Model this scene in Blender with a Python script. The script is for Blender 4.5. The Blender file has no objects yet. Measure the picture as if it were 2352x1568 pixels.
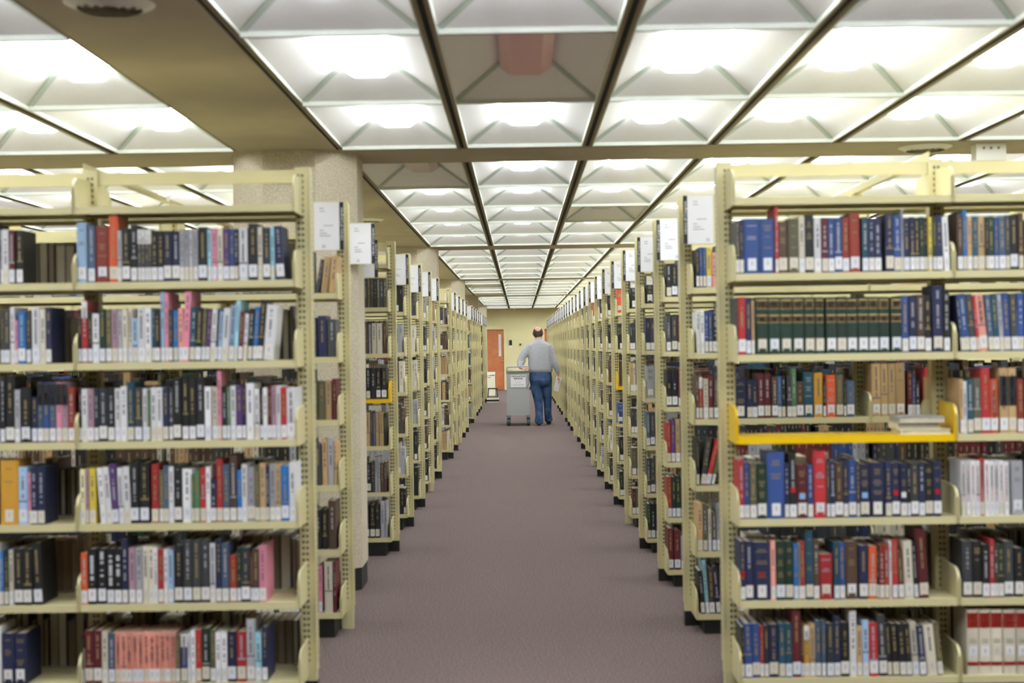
import bpy, math, random
from mathutils import Vector, Matrix
C = bpy.context.scene.collection
PI = math.pi
# ---------------------------------------------------------------- camera, light level
F = 3130.0                                   # focal length in pixels of the 2352x1568 frame
CAM = Vector((0, 0, 1.508))
Yc = Vector((18, -7.5, -F)).normalized()
rho = math.radians(0.85)
Xc = Vector((math.cos(rho), math.sin(rho), 0)); Xc = (Xc - Yc * Xc.dot(Yc)).normalized()
Zc = Xc.cross(Yc)
RM = Matrix((Xc, Yc, Zc))
cd = bpy.data.cameras.new('camera'); cam = bpy.data.objects.new('camera', cd); C.objects.link(cam)
M4 = RM.to_4x4(); M4.translation = CAM; cam.matrix_world = M4
cd.sensor_width = 36; cd.lens = F / 2352 * 36; cd.clip_end = 200
cd.dof.use_dof = True; cd.dof.focus_distance = 24.5; cd.dof.aperture_fstop = 2.7
bpy.context.scene.camera = cam
vs = bpy.context.scene.view_settings
vs.view_transform = 'Standard'; vs.look = 'None'; vs.gamma = 1; vs.use_curve_mapping = False
vs.exposure = 0.1
LAMP = 7.0; LAMPSIDE = 42.0
w = bpy.data.worlds.new('World'); bpy.context.scene.world = w; w.use_nodes = True
w.node_tree.nodes['Background'].inputs[0].default_value = (.8, .8, .8, 1)
w.node_tree.nodes['Background'].inputs[1].default_value = .1

def ray(px, py, d):
    r = RM @ Vector((px - 1176, 784 - py, -F))
    return CAM + r * (d / r.y)
def proj(p):
    q = RM.transposed() @ (Vector(p) - CAM)
    return 1176 + F * q.x / -q.z, 784 - F * q.y / -q.z

# ---------------------------------------------------------------- materials
def mat(name, col, rough=.6, metal=0, emit=0, noise=None, bump=None, attr=False, coat=0, spec=.5, col2=None):
    m = bpy.data.materials.new(name); m.use_nodes = True
    nt = m.node_tree; b = nt.nodes['Principled BSDF']
    b.inputs['Roughness'].default_value = rough; b.inputs['Metallic'].default_value = metal
    b.inputs['Specular IOR Level'].default_value = spec
    b.inputs['Base Color'].default_value = (*col, 1)
    if coat: b.inputs['Coat Weight'].default_value = coat; b.inputs['Coat Roughness'].default_value = .12
    if emit:
        b.inputs['Emission Color'].default_value = (*col, 1); b.inputs['Emission Strength'].default_value = emit
    src = None
    if attr:
        a = nt.nodes.new('ShaderNodeAttribute'); a.attribute_name = 'Col'; src = a.outputs['Color']
        nt.links.new(src, b.inputs['Base Color'])
    if noise or bump:
        tc = nt.nodes.new('ShaderNodeTexCoord')
    if noise:                       # (scale, amount)
        n = nt.nodes.new('ShaderNodeTexNoise'); n.inputs['Scale'].default_value = noise[0]
        n.inputs['Detail'].default_value = 5
        nt.links.new(tc.outputs['Object'], n.inputs['Vector'])
        mx = nt.nodes.new('ShaderNodeMix'); mx.data_type = 'RGBA'
        rp = nt.nodes.new('ShaderNodeMapRange')
        rp.inputs[1].default_value = .35; rp.inputs[2].default_value = .65
        nt.links.new(n.outputs['Fac'], rp.inputs[0]); nt.links.new(rp.outputs[0], mx.inputs[0])
        c2 = col2 or tuple(min(1, c * (1 + noise[1])) for c in col)
        c1 = tuple(c * (1 - noise[1]) for c in col) if not col2 else col
        if src:
            mm = nt.nodes.new('ShaderNodeMix'); mm.data_type = 'RGBA'; mm.blend_type = 'MULTIPLY'; mm.inputs[0].default_value = 1
            mx.inputs[6].default_value = (1 - noise[1],) * 3 + (1,); mx.inputs[7].default_value = (1, 1, 1, 1)
            nt.links.new(src, mm.inputs[6]); nt.links.new(mx.outputs[2], mm.inputs[7])
            nt.links.new(mm.outputs[2], b.inputs['Base Color'])
        else:
            mx.inputs[6].default_value = (*c1, 1); mx.inputs[7].default_value = (*c2, 1)
            nt.links.new(mx.outputs[2], b.inputs['Base Color'])
    if bump:                        # (scale, strength)
        n = nt.nodes.new('ShaderNodeTexNoise'); n.inputs['Scale'].default_value = bump[0]; n.inputs['Detail'].default_value = 3
        nt.links.new(tc.outputs['Object'], n.inputs['Vector'])
        bp = nt.nodes.new('ShaderNodeBump'); bp.inputs['Strength'].default_value = bump[1]; bp.inputs['Distance'].default_value = .01
        nt.links.new(n.outputs['Fac'], bp.inputs['Height']); nt.links.new(bp.outputs[0], b.inputs['Normal'])
    return m

def lin(r, g, b):
    return tuple(((c / 255) / 12.92 if c / 255 <= .04045 else ((c / 255 + .055) / 1.055) ** 2.4) for c in (r, g, b))

PAINT = lin(206, 197, 152)
M = dict(
    steel=mat('beige_painted_steel', PAINT, .38, attr=True, bump=(300, .04)),
    yellow=mat('yellow_painted_steel', lin(232, 190, 18), .3, coat=.15),
    black=mat('black_kick_plate', lin(22, 22, 22), .5),
    carpet=mat('carpet', lin(52, 43, 44), .95, noise=(130, .5), bump=(260, .6), spec=.1, col2=lin(132, 116, 113)),
    coffer=mat('acoustic_ceiling', (.7, .7, .7), .85, attr=True, noise=(160, .05), bump=(240, .25), spec=.2),
    beam=mat('plaster_beam', lin(176, 166, 142), .8, noise=(3, .05), bump=(30, .05), spec=.2),
    column=mat('exposed_aggregate', lin(172, 160, 138), .9, noise=(120, .25), bump=(150, .3), col2=lin(202, 192, 172)),
    wall=mat('wall_paint', lin(214, 205, 156), .6, noise=(2, .03)),
    book=mat('book_cloth', (.5, .5, .5), .5, attr=True, bump=(400, .05)),
    page=mat('page_edges', lin(196, 186, 162), .9, attr=False, noise=(30, .12)),
    lab=mat('paper_label', lin(232, 230, 228), .7, attr=True),
    lens=mat('lit_lens', (.93, .98, 1.0), .4, emit=LAMP),
    lens2=mat('lit_lens_side', (.93, .98, 1.0), .4, emit=LAMPSIDE),
    lensoff=mat('unlit_lens', lin(214, 200, 190), .4),
    lensdying=mat('dying_lens', lin(212, 168, 160), .4, emit=.035),
    wood=mat('door_veneer', lin(176, 104, 62), .45, noise=(6, .12)),
    glass=mat('pale_glass', lin(205, 205, 195), .1),
    metal=mat('grey_cart_metal', lin(176, 178, 180), .35, metal=.25),
    chrome=mat('brushed_metal', lin(190, 190, 188), .25, metal=.9),
    white=mat('white_plastic', lin(228, 226, 215), .45),
    cream=mat('cream_plastic', lin(226, 222, 200), .45),
    rubber=mat('dark_rubber', lin(60, 62, 62), .6),
    paper=mat('white_paper', lin(232, 231, 236), .7),
    ink=mat('black_ink', lin(30, 30, 34), .7),
    greyink=mat('grey_ink', lin(120, 120, 128), .7),
    sweat=mat('grey_sweatshirt', lin(168, 170, 176), .95, noise=(25, .06), bump=(9, .35), spec=.1),
    denim=mat('blue_denim', lin(42, 60, 92), .9, noise=(9, .3), bump=(14, .35), spec=.1, col2=lin(72, 94, 132)),
    skin=mat('skin', lin(205, 150, 128), .55),
    hair=mat('dark_brown_hair', lin(58, 46, 40), .8, noise=(60, .3)),
    shoe=mat('dark_shoe', lin(44, 46, 52), .6),
)

# ---------------------------------------------------------------- mesh helper
class MB:
    def __init__(s): s.v = []; s.f = []; s.c = []
    def poly(s, pts, col=(1, 1, 1)):
        n = len(s.v); s.v += [tuple(p) for p in pts]; s.f.append(tuple(range(n, n + len(pts)))); s.c.append(col); return s
    def box(s, x0, x1, y0, y1, z0, z1, col=(1, 1, 1), skip=''):
        n = len(s.v)
        s.v += [(x0, y0, z0), (x1, y0, z0), (x1, y1, z0), (x0, y1, z0), (x0, y0, z1), (x1, y0, z1), (x1, y1, z1), (x0, y1, z1)]
        for k, f in (('b', (3, 2, 1, 0)), ('t', (4, 5, 6, 7)), ('f', (0, 1, 5, 4)), ('k', (2, 3, 7, 6)), ('l', (3, 0, 4, 7)), ('r', (1, 2, 6, 5))):
            if k in skip: continue
            s.f.append(tuple(n + i for i in f)); s.c.append(col)
        return s
    def prism(s, pts, y0, y1, col=(1, 1, 1)):      # outline in x,z extruded in y
        n = len(s.v); k = len(pts)
        s.v += [(p[0], y0, p[1]) for p in pts] + [(p[0], y1, p[1]) for p in pts]
        s.f.append(tuple(n + i for i in range(k))); s.c.append(col)
        s.f.append(tuple(n + k + i for i in reversed(range(k)))); s.c.append(col)
        for i in range(k):
            j = (i + 1) % k; s.f.append((n + j, n + i, n + k + i, n + k + j)); s.c.append(col)
        return s
    def prismx(s, pts, x0, x1, col=(1, 1, 1)):     # outline in y,z extruded in x
        n = len(s.v); k = len(pts)
        s.v += [(x0, p[0], p[1]) for p in pts] + [(x1, p[0], p[1]) for p in pts]
        s.f.append(tuple(n + i for i in reversed(range(k)))); s.c.append(col)
        s.f.append(tuple(n + k + i for i in range(k))); s.c.append(col)
        for i in range(k):
            j = (i + 1) % k; s.f.append((n + i, n + j, n + k + j, n + k + i)); s.c.append(col)
        return s
    def prismz(s, pts, z0, z1, col=(1, 1, 1)):
        n = len(s.v); k = len(pts)
        s.v += [(p[0], p[1], z0) for p in pts] + [(p[0], p[1], z1) for p in pts]
        s.f.append(tuple(n + i for i in reversed(range(k)))); s.c.append(col)
        s.f.append(tuple(n + k + i for i in range(k))); s.c.append(col)
        for i in range(k):
            j = (i + 1) % k; s.f.append((n + i, n + j, n + k + j, n + k + i)); s.c.append(col)
        return s
    def loft(s, rings, n=20, caps=True, col=(1, 1, 1)):   # rings: (center, u, v) with vectors
        b = len(s.v)
        for c, u, v in rings:
            for i in range(n):
                a = 2 * PI * i / n; p = Vector(c) + Vector(u) * math.cos(a) + Vector(v) * math.sin(a); s.v.append(tuple(p))
        for r in range(len(rings) - 1):
            for i in range(n):
                j = (i + 1) % n
                s.f.append((b + r * n + i, b + r * n + j, b + (r + 1) * n + j, b + (r + 1) * n + i)); s.c.append(col)
        if caps:
            s.f.append(tuple(b + i for i in reversed(range(n)))); s.c.append(col)
            e = b + (len(rings) - 1) * n; s.f.append(tuple(e + i for i in range(n))); s.c.append(col)
        return s
    def tube(s, pts, rad, n=10, col=(1, 1, 1), flat=1):
        pts = [Vector(p) for p in pts]
        if not hasattr(rad, '__len__'): rad = [rad] * len(pts)
        rings = []
        for i, p in enumerate(pts):
            t = (pts[min(i + 1, len(pts) - 1)] - pts[max(i - 1, 0)]).normalized()
            a = Vector((0, 1, 0)) if abs(t.y) < .8 else Vector((1, 0, 0))
            u = t.cross(a).normalized(); v = t.cross(u)
            rings.append((p, u * rad[i], v * rad[i] * flat))
        return s.loft(rings, n, True, col)
    def mesh(s, name, m, smooth=False):
        me = bpy.data.meshes.new(name); me.from_pydata(s.v, [], s.f)
        if m is not None: me.materials.append(m)
        a = me.color_attributes.new('Col', 'FLOAT_COLOR', 'CORNER')
        buf = []
        for f, c in zip(s.f, s.c): buf.extend((c[0], c[1], c[2], 1.0) * len(f))
        a.data.foreach_set('color', buf)
        if smooth: me.polygons.foreach_set('use_smooth', [True] * len(me.polygons))
        me.update(); return me

def link(name, me, parent=None, loc=(0, 0, 0), rot=(0, 0, 0)):
    o = bpy.data.objects.new(name, me); C.objects.link(o); o.location = loc; o.rotation_euler = rot
    if parent: o.parent = parent
    return o
def obj(name, mb, m, parent=None, loc=(0, 0, 0), rot=(0, 0, 0), smooth=False):
    return link(name, mb.mesh(name, m, smooth), parent, loc, rot)
def tag(o, label, cat, group=None, kind=None):
    if label: o['label'] = label
    if cat: o['category'] = cat
    if group: o['group'] = group
    if kind: o['kind'] = kind
    return o
def thing(name, label, cat, loc=(0, 0, 0), group=None, rot=(0, 0, 0)):
    return tag(link(name, None, None, loc, rot), label, cat, group)
def struct(o): o['kind'] = 'structure'; return o
def text_mesh(cu):
    o = bpy.data.objects.new('lettering_source', cu); C.objects.link(o); bpy.context.view_layer.update()
    me = bpy.data.meshes.new_from_object(o.evaluated_get(bpy.context.evaluated_depsgraph_get()))
    bpy.data.objects.remove(o); me.name = cu.name
    if not me.materials: me.materials.append(cu.materials[0])
    return me
def text(name, body, size, parent, loc, rot, m, align='CENTER', bold=0):
    cu = bpy.data.curves.new(name, 'FONT'); cu.body = body; cu.size = size; cu.align_x = align; cu.align_y = 'CENTER'
    cu.materials.append(m); cu.extrude = .0002; cu.offset = bold
    return link(name, text_mesh(cu), parent, loc, rot)
def grow(mb, name, m, parent, voxel, smooth=2, it=6):
    o = obj(name, mb, m, parent)
    r = o.modifiers.new('remesh', 'REMESH'); r.mode = 'VOXEL'; r.voxel_size = voxel; r.use_smooth_shade = True
    s = o.modifiers.new('smooth', 'SMOOTH'); s.iterations = it; s.factor = .5
    return o

ORD = 'first second third fourth fifth sixth seventh eighth ninth tenth eleventh twelfth thirteenth fourteenth fifteenth sixteenth seventeenth eighteenth nineteenth'.split()
TENS = {20: 'twentieth', 30: 'thirtieth', 40: 'fortieth'}
def ordinal(n):
    if n < 20: return ORD[n - 1]
    if n % 10 == 0: return TENS[n]
    return {2: 'twenty', 3: 'thirty', 4: 'forty'}[n // 10] + '-' + ORD[n % 10 - 1]

# ---------------------------------------------------------------- room
HZ = CAM.z + 1.2157          # ceiling plane 2.724
W, P, BW = .762, 1.524, .6096
WALLY, BACKY, XL, XR = 45.7, -4.4, -9.95, 9.45
struct(obj('floor', MB().box(XL - .2, XR + .2, BACKY - .2, WALLY + .2, -.1, 0), M['carpet']))
struct(obj('wall_left', MB().box(XL - .2, XL, BACKY, WALLY, 0, HZ + .3), M['wall']))
struct(obj('wall_right', MB().box(XR, XR + .2, BACKY, WALLY, 0, HZ + .3), M['wall']))
struct(obj('wall_back', MB().box(XL - .2, XR + .2, BACKY - .2, BACKY, 0, HZ + .3), M['wall']))

beamY = [8.634 + 8.2296 * k for k in range(-1, 5)]
rowsY = []                                   # (y0, y1) of each coffer
for k, b in enumerate(beamY):
    y = b + BW / 2
    for i in range(5):
        if y + P <= WALLY - .1: rowsY.append((y, y + P, k, i))
        y += P
for i in range(2): rowsY.append((beamY[0] - BW / 2 - P * (i + 1), beamY[0] - BW / 2 - P * i, -1, 4 - i))
LX = -1.095
colsX = [(LX + W * i, LX + W * (i + 1), i) for i in range(10)] + [(LX - BW - W * (i + 1), LX - BW - W * i, -1 - i) for i in range(10)] \
      + [(LX + W * 10 + BW + W * i, LX + W * 10 + BW + W * (i + 1), 10 + i) for i in range(3)]
off = {(1, 0, 0), (1, 2, 2), (0, 4 - 1, 1), (3, 1, 0), (3, 4, 0)}      # (bay, row, column) of the unlit coffers
cm = MB(); lamps = []
WHT, GRN, EDG = (.91, .90, .895), lin(196, 206, 194), lin(226, 230, 222)
IN, UP = .23, .158
for x0, x1, ci in colsX:
    for y0, y1, bk, ri in rowsY:
        a0, a1, b0, b1 = x0 + .03, x1 - .03, y0 + .016, y1 - .016
        o = [(a0, b0), (a1, b0), (a1, b1), (a0, b1)]
        t = [(a0 + IN, b0 + IN), (a1 - IN, b0 + IN), (a1 - IN, b1 - IN), (a0 + IN, b1 - IN)]
        for i in range(4):
            j = (i + 1) % 4
            cm.poly([(*o[i], HZ + .012), (*t[i], HZ + UP), (*t[j], HZ + UP), (*o[j], HZ + .012)], WHT)
            # small upright lip round the opening
            cm.poly([(*o[i], HZ - .004), (*o[i], HZ + .012), (*o[j], HZ + .012), (*o[j], HZ - .004)], EDG)
            # hip strip
            p, q = Vector((*o[i], HZ + .010)), Vector((*t[i], HZ + UP - .003))
            dx = Vector((1 if i in (0, 3) else -1, 0, .0)) * .026; dy = Vector((0, 1 if i < 2 else -1, 0)) * .026
            cm.poly([p, p + dx, q + dx, q], GRN); cm.poly([p, q, q + dy, p + dy], GRN)
        cm.poly([(*c, HZ + UP) for c in reversed(t)], WHT)
        lamps.append((x0, x1, y0, y1, bk, ri, ci))
struct(obj('ceiling', cm, M['coffer']))
# ceiling slab above, grid bars
struct(obj('ceiling_slab', MB().box(XL - .2, XR + .2, BACKY - .2, WALLY + .2, HZ + .2, HZ + .3), M['beam']))
gb = MB(); TAN = lin(150, 138, 116); BLK = lin(20, 20, 18)
spansY = [(min(r[0] for r in rowsY if r[2] == k), max(r[1] for r in rowsY if r[2] == k)) for k in sorted({r[2] for r in rowsY})]
xl = sorted({round(c[0], 4) for c in colsX} | {round(c[1], 4) for c in colsX})
edges = [LX, LX + 10 * W, LX - BW, LX - BW - 10 * W, LX + 10 * W + BW, LX + 13 * W + BW]
for x in xl:
    e = [q for q in edges if abs(q - x) < .01]
    for y0, y1 in spansY:
        if e:
            gb.box(x - .03, x + .03, y0, y1, HZ - .004, HZ + .0, TAN); gb.box(x - .006, x + .006, y0, y1, HZ - .006, HZ - .004, BLK)
        else:
            gb.box(x - .029, x - .012, y0, y1, HZ - .008, HZ, TAN); gb.box(x + .012, x + .029, y0, y1, HZ - .008, HZ, TAN)
            gb.box(x - .012, x + .012, y0, y1, HZ - .0075, HZ + .0, BLK)
            for s in (-1, 1): gb.box(x + s * .033 - .003, x + s * .033 + .003, y0, y1, HZ - .012, HZ + .004, EDG)
for x0, x1, ci in colsX:
    for y0, y1, bk, ri in rowsY:
        gb.box(x0 + .03, x1 - .03, y1 - .018, y1 - .002, HZ - .010, HZ, EDG)
        gb.box(x0 + .03, x1 - .03, y1 - .002, y1 + .008, HZ - .0095, HZ, BLK)
struct(obj('trim_1', gb, M['coffer']))
bm_ = MB()
for b in beamY: bm_.box(XL, XR, b - BW / 2 + .004, b + BW / 2 - .004, HZ - .014, HZ + .2)
bm_.box(XL, XR, rowsY[-1][0] - .6, rowsY[-1][0], HZ - .014, HZ + .2)
bm_.box(XL, XR, max(r[1] for r in rowsY) + .004, WALLY, HZ - .014, HZ + .2)
for xb in (LX - BW / 2, LX + 10 * W + BW / 2):
    bm_.box(xb - BW / 2 + .006, xb + BW / 2 - .006, BACKY, WALLY, HZ - .015, HZ + .2)
bm_.box(XL, LX - BW - 10 * W - .006, BACKY, WALLY, HZ - .0145, HZ + .2)
struct(obj('trim_2', bm_, M['beam']))
# columns
for side, xb in (('left', LX - BW / 2), ('right', LX + 10 * W + BW / 2)):
    for k, b in enumerate(beamY[1:]):
        r = .418; xb_ = xb + (.015 if side == 'left' else 0)
        pts = [(xb_ + r * math.cos(PI / 8 + i * PI / 4), b + r * math.sin(PI / 8 + i * PI / 4)) for i in range(8)]
        c = obj('column', MB().prismz(pts, .14, HZ - .012), M['column'])
        c['kind'] = 'structure'
        pts = [(xb_ + (p[0] - xb_) * .985, b + (p[1] - b) * .985) for p in pts]
        struct(obj('baseboard_column', MB().prismz(pts, 0, .14), M['black']))
# lamps
def lamp_mesh(mb, x0, x1, y0, y1, mt):
    cx = (x0 + x1) / 2; za, zb = HZ + UP - .002, HZ + .098
    mb.prism([(cx - .125, za), (cx - .125, za - .026), (cx - .072, zb), (cx + .072, zb), (cx + .125, za - .026), (cx + .125, za)], y0 + .17, y1 - .17)
def side_slots(o):          # the short upright sides of the lens are its brightest faces
    o.data.materials.append(M['lens2'])
    for p in o.data.polygons:
        if abs(p.normal.x) > .9 and abs(p.normal.z) < .2: p.material_index = 1
vis = []; rest = MB(); colname = {}
for L in lamps:
    x0, x1, y0, y1, bk, ri, ci = L
    pr = proj(((x0 + x1) / 2, (y0 + y1) / 2, HZ)) if y0 > 2 else (-1, -1)
    pr2 = proj(((x0 + x1) / 2, y1, HZ)) if y0 > 2 else (-1, -1)
    inx = -60 < pr2[0] < 2420 and (pr2[1] > 0)
    hidden = (y0 > 14.5 and (pr[0] < 700 or pr[0] > 1650))
    if inx and not hidden: vis.append(L)
    elif y0 > 2: lamp_mesh(rest, x0, x1, y0, y1, None)
print('lamps individually', len(vis))
vis.sort(key=lambda L: (L[2], L[0]))
rowids = sorted({L[2] for L in vis}); BAYN = ['before first cross beam', 'past first cross beam', 'past second cross beam', 'past third cross beam', 'past fourth cross beam', 'past last cross beam']
for L in vis:
    x0, x1, y0, y1, bk, ri, ci = L
    lm = MB(); lamp_mesh(lm, x0, x1, y0, y1, None)
    lit = (bk, ri, ci) not in off
    o = obj('ceiling_light', lm, M['lens'] if lit else M['lensdying'] if (bk, ri, ci) == (0, 3, 1) else M['lensoff'])
    col = ('over the aisle' if ci == 1 else '%s column right of aisle' % ordinal(ci - 1) if ci > 1 else 'first column left of aisle' if ci == 0 else '%s column left of long beam' % ordinal(-ci))
    if lit: side_slots(o)
    tag(o, '%s ceiling light, %s row %s, %s' % ('lit' if lit else 'unlit', ordinal(ri + 1), BAYN[bk], col), 'ceiling light', 'fluorescent lights in the ceiling coffers')
ro = obj('ceiling_lights', rest, M['lens']); side_slots(ro)
tag(ro, 'lit ceiling lights beyond the edges of view', 'ceiling light', 'fluorescent lights in the ceiling coffers', 'stuff')

# ceiling fittings
def vent(x, y, r, label):
    t = thing('round_ceiling_vent', label, 'ceiling vent', (x, y, HZ - .015))
    def disc(r0, r1, z0, z1, n=32):
        m = MB()
        for i in range(n):
            a, b = 2 * PI * i / n, 2 * PI * (i + 1) / n
            p = lambda r_, t_, z: (r_ * math.cos(t_), r_ * math.sin(t_), z)
            m.poly([p(r0, a, z0), p(r0, b, z0), p(r1, b, z1), p(r1, a, z1)])
        return m
    m = disc(r, r * .72, -.001, -.022); 
    obj('vent_rim', m, M['white'], t)
    pl = MB(); pl.poly([(r * .73 * math.cos(-2 * PI * i / 32), r * .73 * math.sin(-2 * PI * i / 32), -.003) for i in range(32)]); obj('vent_plate', pl, M['beam'], t)
    g = MB()
    for q in (.7, .5, .3): 
        d = disc(r * q, r * (q - .13), -.004, -.016); n = len(g.v); g.v += d.v; g.f += [tuple(i + n for i in f) for f in d.f]; g.c += d.c
    obj('vent_grille', g, M['white'], t)
vent(2.56, 8.556, .165, 'round white air vent under the cross beam, right of the aisle')
vent(-1.40, 4.70, .155, 'round air vent at the top left, cut by the picture edge')
vent(-1.40, 12.83, .14, 'small round air vent under the long beam behind the big column')
t = thing('smoke_detector_box', 'small white box fixed under the cross beam beside the right vent', 'ceiling box', (2.925, 8.47, HZ - .015))
obj('box_housing', MB().box(-.092, .092, -.05, .05, -.105, -.0), M['white'], t)
bt = MB()
for s in (-.045, .0, .045): bt.tube([(s, -.051, -.03), (s, -.056, -.03)], .008, 10)
obj('box_button', bt, M['greyink'], t)
t = thing('sprinkler_head', 'tiny white sprinkler head under the ceiling near the far wall', 'sprinkler', (-.17, 45.1, HZ - .014))
obj('sprinkler_body', MB().tube([(0, 0, 0), (0, 0, -.03)], .02).tube([(0, 0, -.03), (0, 0, -.045)], .035), M['white'], t)

# far wall with its doors
wy = WALLY
d1 = (-1.42, -.505); d2 = (.80, 1.70); DH = 2.06
wl = MB()
for a, b in ((XL, d1[0]), (d1[1], d2[0]), (d2[1], XR)): wl.box(a, b, wy, wy + .2, 0, HZ + .3)
for a, b in (d1, d2): wl.box(a, b, wy, wy + .2, DH, HZ + .3)
struct(obj('wall_far', wl, M['wall']))
gm = MB()
gm.box(d1[1] + .08, d2[0] - .1, wy - .012, wy, 2.10, 2.125).box(d1[1] + .08, d1[1] + .095, wy - .012, wy, 0, 2.12)
gm.box(XL, d1[0] - .08, wy - .012, wy, 2.10, 2.125)
struct(obj('trim_3', gm, M['wall']))
for n, (a, b) in enumerate((d1, d2)):
    d = obj('door_%d' % (n + 1), MB().box(a + .03, b - .03, wy + .03, wy + .07, .012, DH - .03), M['wood']); struct(d)
    obj('door_frame', MB().box(a - .05, a + .03, wy - .015, wy + .08, 0, DH + .05).box(b - .03, b + .05, wy - .015, wy + .08, 0, DH + .05).box(a + .03, b - .03, wy - .015, wy + .08, DH - .03, DH + .05), M['wall'], d)
    xw = b - .21 if n == 0 else a + .12
    obj('door_window', MB().box(xw, xw + .09, wy + .022, wy + .032, 1.13, 1.87), M['glass'], d)
    hx = b - .09 if n == 0 else a + .09
    obj('door_handle', MB().tube([(hx, wy + .03, .97), (hx, wy - .03, .97)], .022).tube([(hx, wy - .03, .97), (hx - .09, wy - .03, .97)], .012).tube([(hx, wy + .03, 1.07), (hx, wy + .01, 1.07)], .02), M['chrome'], d)
struct(obj('baseboard_far', MB().box(d1[1] + .06, d2[0] - .06, wy - .015, wy, 0, .11).box(XL, d1[0] - .06, wy - .015, wy, 0, .11).box(d2[1] + .06, XR, wy - .015, wy, 0, .11), M['black']))
t = thing('wall_phone', 'small black intercom above a white plate on the far wall', 'intercom', (-.31, wy, 1.5))
obj('intercom_body', MB().box(-.045, .045, -.04, 0, -.0, .17), M['ink'], t)
obj('switch_plate', MB().box(-.045, .045, -.012, 0, -.09, -.012), M['white'], t)
t = thing('thermostat', 'small square metal thermostat on the far wall behind the man', 'thermostat', (.015, wy, 1.52))
obj('thermostat_body', MB().box(-.04, .04, -.035, 0, -.035, .035), M['chrome'], t)
obj('thermostat_dial', MB().box(-.02, .02, -.042, -.035, -.02, .02), M['ink'], t)

# ---------------------------------------------------------------- shelving
LV = {-1: [2.075, 1.762, 1.429, 1.102, .762, .429, .100], 1: [2.075, 1.760, 1.422, 1.080, .737, .397, .075]}   # underside-lip base of each level
BAY, SD, PH = .9144, .25, 2.286            # bay width, shelf depth, post height
LIP = .030
def slots(mb, xs, y, z0, z1, h=.012, w_=.0055, ny=-1):
    z = z0
    while z < z1:
        for x in xs: mb.poly([(x - w_, y, z), (x + w_, y, z), (x + w_, y, z + h), (x - w_, y, z + h)], lin(84, 78, 52))
        z += .0254
WH = (PAINT[0], PAINT[1], PAINT[2])
def post_mesh(end, s):
    m = MB(); hw = .032
    m.box(-hw, hw, -.026, .026, .075, PH, WH)
    if end: m.box(-s * hw - .003, -s * hw + .003, -.034, .034, .12, PH - .01, WH)
    cx = s * .009 if end else 0
    slots(m, (cx - .0075, cx + .0095), -.0265, .16, PH - .02)
    slots(m, (cx - .0075, cx + .0095), .0265, .16, PH - .02)
    if end:
        z = .16
        while z < PH - .03:
            x = -s * (hw + .0036)
            for yy in (-.012, .012): m.poly([(x, yy - .003, z), (x, yy + .003, z), (x, yy + .003, z + .012), (x, yy - .003, z + .012)], lin(84, 78, 52))
            z += .0254
    return m.mesh('upright', M['steel'])
def bracket_pts():
    pts = [(0, 0), (-SD + .004, 0), (-SD, .012), (-SD, .105)]
    for i in range(7):
        a = PI / 2 * i / 6; pts.append((-SD + .055 - .055 * math.cos(a), .105 + .05 * math.sin(a)))
    pts += [(-.02, .165), (0, .150)]
    return pts
def bracket(m, x, side, col=WH):
    pts = [(p[0], p[1]) for p in bracket_pts()]
    if side > 0: pts = [(-p[0], p[1]) for p in pts][::-1]
    m.prismx(pts, x - .003, x + .003, col)
    # rolled front edge
    f = -SD if side < 0 else SD
    m.box(x - .006, x + .006, min(f, f - side * .006), max(f, f - side * .006), .004, .11, col)
def shelf(m, side, col=WH, x0=.006, x1=BAY - .006, brk=False):
    f = -SD if side < 0 else SD
    a, b = (f, -.03) if side < 0 else (.03, f)
    m.box(x0, x1, a, b, LIP - .003, LIP, col)
    fa, fb = (f, f + .004) if side < 0 else (f - .004, f)
    m.box(x0, x1, fa, fb, 0, LIP - .003, col)
    m.box(x0, x1, *((-.034, -.03) if side < 0 else (.03, .034)), 0, LIP - .003, col)
    if brk: bracket(m, x0 - .003, side, col); bracket(m, x1 + .003, side, col)
TM = {}
for s in (-1, 1):
    TM['end', s] = post_mesh(True, s); TM['mid', s] = post_mesh(False, s)
TM['foot'] = MB().box(-.034, .034, -.028, .028, 0, .078).mesh('foot', M['black'])
TM['footb'] = MB().box(-.03, .03, -.024, .024, 0, .078, WH).mesh('foot', M['steel'])
for side in (-1, 1):
    m = MB(); shelf(m, side); TM['shelf', side] = m.mesh('shelf', M['steel'])
    m = MB(); shelf(m, side, brk=True); TM['shelfb', side] = m.mesh('shelf', M['steel'])
    m = MB(); bracket(m, 0, side); TM['br', side] = m.mesh('shelf_bracket', M['steel'])
TM['rail'] = MB().box(.033, BAY - .033, -.012, .012, 2.222, 2.276, WH).mesh('header_rail', M['steel'])
TM['tie'] = MB().box(-.018, .018, 0, 1.3716, 0, .004, WH).box(-.018, -.014, 0, 1.3716, .004, .034, WH).mesh('tie_rail', M['steel'])
def yshelf(m): 
    shelf(m, -1, brk=True); return m
TM['yel'] = yshelf(MB()).mesh('shelf', M['yellow'])

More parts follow.
